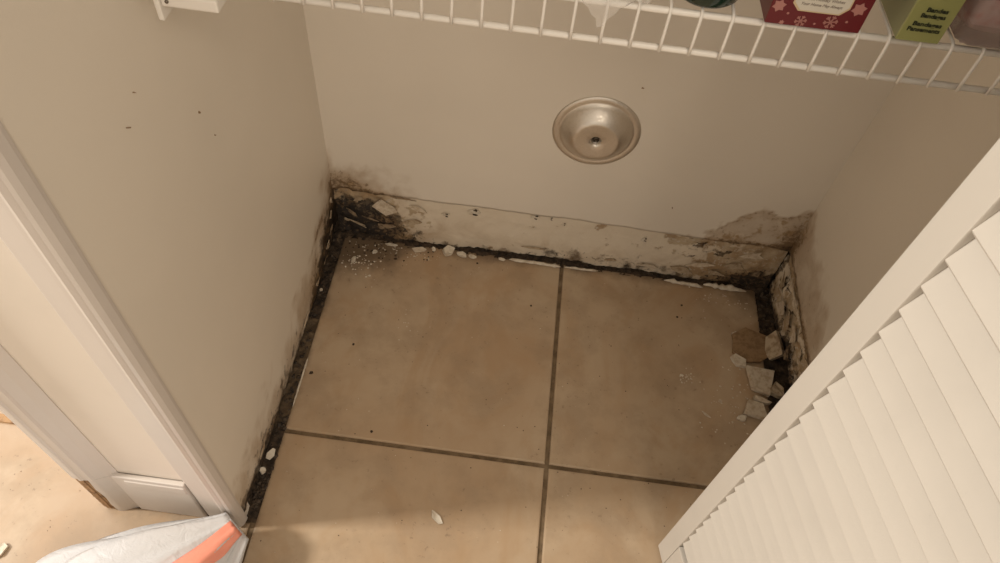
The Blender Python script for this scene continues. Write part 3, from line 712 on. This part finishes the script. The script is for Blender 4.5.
# peeled flakes still hanging on the walls (parts of the wall)
def wall_flake(parent, axis, u, z, sx, sz, rot, mat, lift=0.25, seed=1, curl=0.08):
    lift *= 0.5
    rnd = random.Random(seed*977); V, F = flake_data(sx, sz, 0.0012, curl, rnd, 6, 0.62)
    Rz = Matrix.Rotation(rot, 3, 'Z'); Rt = Matrix.Rotation(lift, 3, 'X'); out = []
    for v in V:
        p = Rt @ (Rz @ Vector(v))
        if axis == 'y': out.append((u+p.x, -0.0005-p.z*0.9+0.001, z+p.y))
        elif axis == 'x': out.append((0.0005+p.z*0.9-0.001, u+p.x, z+p.y))
        else: out.append((WX-0.0005-p.z*0.9+0.001, u+p.x, z+p.y))
    return mesh('peeling_flake', out, F, mat, parent)
for i, (x, z, sx, sz, r, m, l) in enumerate(((0.105, 0.098, 0.075, 0.042, -0.5, M_GYP, 0.1), (0.050, 0.110, 0.03, 0.02, 0.4, M_PAPER, 0.4), (0.032, 0.070, 0.045, 0.014, -0.9, M_DARKCHIP, 0.3), (0.070, 0.055, 0.060, 0.012, -0.35, M_DARKCHIP, 0.3), (0.045, 0.036, 0.050, 0.010, -0.6, M_PAPER, 0.4), (0.095, 0.040, 0.060, 0.018, 0.15, M_DARKCHIP, 0.1), (0.155, 0.062, 0.050, 0.020, 0.3, M_PAPER, 0.1), (0.170, 0.105, 0.045, 0.018, -0.2, M_GYP, 0.1), (0.130, 0.128, 0.065, 0.008, -0.05, M_DARKCHIP, 0.3), (0.020, 0.045, 0.030, 0.012, -1.0, M_PAPER, 0.4),
        (0.700, 0.030, 0.060, 0.026, -0.3, M_PAPER, 0.2), (0.740, 0.050, 0.070, 0.022, 0.2, M_GYP, 0.15), (0.770, 0.032, 0.060, 0.024, -0.15, M_PAPER, 0.25), (0.800, 0.060, 0.050, 0.028, 0.35, M_PAPER, 0.2), (0.825, 0.100, 0.060, 0.030, 0.2, M_GYP, 0.1), (0.850, 0.045, 0.03, 0.04, 0.2, M_DARKCHIP, 0.2), (0.640, 0.024, 0.06, 0.016, -0.1, M_GYP, 0.2), (0.56, 0.028, 0.05, 0.012, 0.1, M_PAPER, 0.2), (0.40, 0.032, 0.06, 0.010, 0.0, M_PAPER, 0.2))):
    wall_flake(wall_back, 'y', x, z, sx, sz, r, m, l, i+3)
for i, (y, z, sx, sz, r, m) in enumerate(((-0.03, 0.09, 0.025, 0.05, 0.3, M_PAPER), (-0.045, 0.055, 0.03, 0.05, -0.2, M_DARKCHIP), (-0.075, 0.045, 0.03, 0.045, 0.2, M_PAPER), (-0.10, 0.03, 0.035, 0.03, 0.1, M_DARKCHIP), (-0.018, 0.118, 0.02, 0.03, 0.1, M_GYP), (-0.16, 0.035, 0.05, 0.016, -0.3, M_PAPER), (-0.24, 0.03, 0.05, 0.014, 0.1, M_GYP), (-0.45, 0.03, 0.04, 0.018, -0.2, M_DARKCHIP), (-0.50, 0.035, 0.03, 0.02, 0.4, M_PAPER))):
    wall_flake(wall_left, 'x', y, z, sx, sz, r, m, 0.3, i+40)
for i, (y, z, sx, sz, r, m) in enumerate(((-0.04, 0.08, 0.03, 0.07, 0.1, M_PAPER), (-0.085, 0.06, 0.05, 0.08, 0.2, M_GYP), (-0.13, 0.075, 0.04, 0.06, -0.2, M_PAPER), (-0.17, 0.09, 0.05, 0.04, 0.3, M_GYP), (-0.19, 0.05, 0.03, 0.05, 0.2, M_DARKCHIP), (-0.10, 0.115, 0.10, 0.012, 0.05, M_GYP))):
    wall_flake(wall_right, 'r', y, z, sx, sz, r, m, 0.3, i+60)
# nail / anchor holes in the bare strip: torn rims
for i, (x, z, r) in enumerate(((0.276, 0.117, 0.016), (0.222, 0.098, 0.009), (0.395, 0.126, 0.010), (0.452, 0.117, 0.006), (0.612, 0.104, 0.009), (0.425, 0.128, 0.006))):
    wall_flake(wall_back, 'y', x, z, r*2.1, r*1.7, 0.2*i, M_CHIP, 0.05, i+80, 0.05)
    wall_flake(wall_back, 'y', x+r*0.15, z+r*0.35, r*0.75, r*0.45, 0.3, M_DIRT, 0.0, i+90, 0.0).location.y = -0.0016
    wall_flake(wall_back, 'y', x+r*0.1, z-r*0.45, r*0.7, r*0.4, -0.2, M_DIRT, 0.0, i+95, 0.0).location.y = -0.0016

for ax, par, u, z, a, b in (('x', wall_left, -0.478, 0.703, 0.014, 0.003), ('x', wall_left, -0.359, 0.621, 0.007, 0.004), ('x', wall_left, -0.343, 0.573, 0.006, 0.003), ('x', wall_left, -0.45, 0.72, 0.012, 0.0015), ('y', wall_back, 0.526, 0.455, 0.006, 0.005), ('y', wall_back, 0.64, 0.20, 0.004, 0.008)):
    wall_flake(par, ax, u, z, a, b, -0.75 if ax == 'x' else 0.1, M_TAN, 0.0, int(z*1000), 0.0).name = 'scuff_mark'
# crumbs: too many and too small to count
def crumbs(name, sets, label, cat, z=0.0):
    V, F, MI = [], [], []
    for mi, (mat, spots) in enumerate(sets):
        for x, y, s in spots:
            b = len(V); a = R.random()*6.28; n = 5
            for k in range(n): V.append((x+s*(0.6+0.5*R.random())*math.cos(a+k*6.28/n), y+s*(0.6+0.5*R.random())*math.sin(a+k*6.28/n), z))
            V.append((x, y, z+s*R.uniform(0.5, 1.0)))
            F.append(tuple(range(b, b+n))[::-1]); F += [(b+k, b+(k+1) % n, b+n) for k in range(n)]; MI += [mi]*(n+1)
    me = bpy.data.meshes.new(name); me.from_pydata(V, [], F)
    for mat, _ in sets: me.materials.append(mat)
    me.polygons.foreach_set('material_index', MI); me.update()
    o = link(name, me); tag(o, label, cat, None, 'stuff'); return o
def cloud(cx, cy, rx, ry, n, s0, s1): return [(cx+R.gauss(0, rx), cy+R.gauss(0, ry), R.uniform(s0, s1)) for _ in range(n)]
def clip(sp, x0=0.018, x1=0.86, y0=-0.9, y1=-0.016): return [p for p in sp if x0 < p[0] < x1 and y0 < p[1] < y1]
white = cloud(0.055, -0.075, 0.022, 0.02, 60, 0.0008, 0.003) + cloud(0.12, -0.03, 0.05, 0.012, 60, 0.0006, 0.0025) + cloud(0.712, -0.236, 0.010, 0.008, 26, 0.0008, 0.0028) + cloud(0.80, -0.28, 0.035, 0.05, 60, 0.0006, 0.0024) + cloud(0.79, -0.05, 0.035, 0.02, 50, 0.0006, 0.0022) + cloud(0.173, -0.20, 0.012, 0.02, 12, 0.0008, 0.0018) + [(R.uniform(0.03, 0.85), R.uniform(-0.75, -0.03), R.uniform(0.0004, 0.0014)) for _ in range(110)]
dark = [(R.uniform(0.03, 0.85), R.uniform(-0.78, -0.03), R.uniform(0.0004, 0.0014)) for _ in range(150)] + cloud(0.08, -0.03, 0.06, 0.015, 90, 0.0006, 0.003) + [(0.127, -0.05, 0.004), (0.41, -0.12, 0.003), (0.16, -0.425, 0.003), (0.09, -0.26, 0.003), (0.03, -0.33, 0.004), (0.70, -0.10, 0.0035), (0.71, -0.07, 0.003)]
crumbs('floor_crumbs', [(M_CHIP, clip(white)), (M_DIRT, clip(dark))], 'scattered white plaster crumbs and dark specks on the closet tiles', 'crumbs', 0.0002)
crumbs('gap_rubble', [(M_RUB, [(R.uniform(-0.006, 0.014), R.uniform(-0.58, 0.0), R.uniform(0.001, 0.005)) for _ in range(160)] + [(R.uniform(0.0, 0.014), R.uniform(-0.58, -0.42), R.uniform(0.002, 0.006)) for _ in range(80)] + [(R.uniform(0.0, 0.87), R.uniform(-0.006, 0.006), R.uniform(0.001, 0.003)) for _ in range(240)] + [(R.uniform(0.868, 0.895), R.uniform(-0.4, 0.0), R.uniform(0.001, 0.006)) for _ in range(150)])], 'mouldy rubble filling the gap between tiles and walls', 'rubble', -0.001)
crumbs('room_floor_specks', [(M_DARKCHIP, [(R.uniform(-0.43, -0.02), R.uniform(-0.78, -0.61), R.uniform(0.0003, 0.0012)) for _ in range(50)] + [(R.uniform(-0.43, -0.24), R.uniform(-0.61, -0.45), R.uniform(0.0003, 0.0012)) for _ in range(30)])], 'small dark specks on the bright tile outside the closet', 'dirt', 0.0002)
# threshold strip in the neighbouring room, and an invented white slab for the bright patch
o = box('threshold_strip', -1.05, -0.2235, -0.498, -0.484, 0.0, 0.006, M_WOOD, None, 0.002, 2); tag(o, 'narrow wooden threshold strip at the neighbouring doorway', 'threshold')
o = box('white_slab', -0.80, -0.43, -0.470, -0.20, 0.0, 0.006, M('white_slab', 0.6, (0.85, 0.85, 0.86)).m, None, 0.002, 2); tag(o, 'invented white slab behind the wooden threshold strip', 'mat')
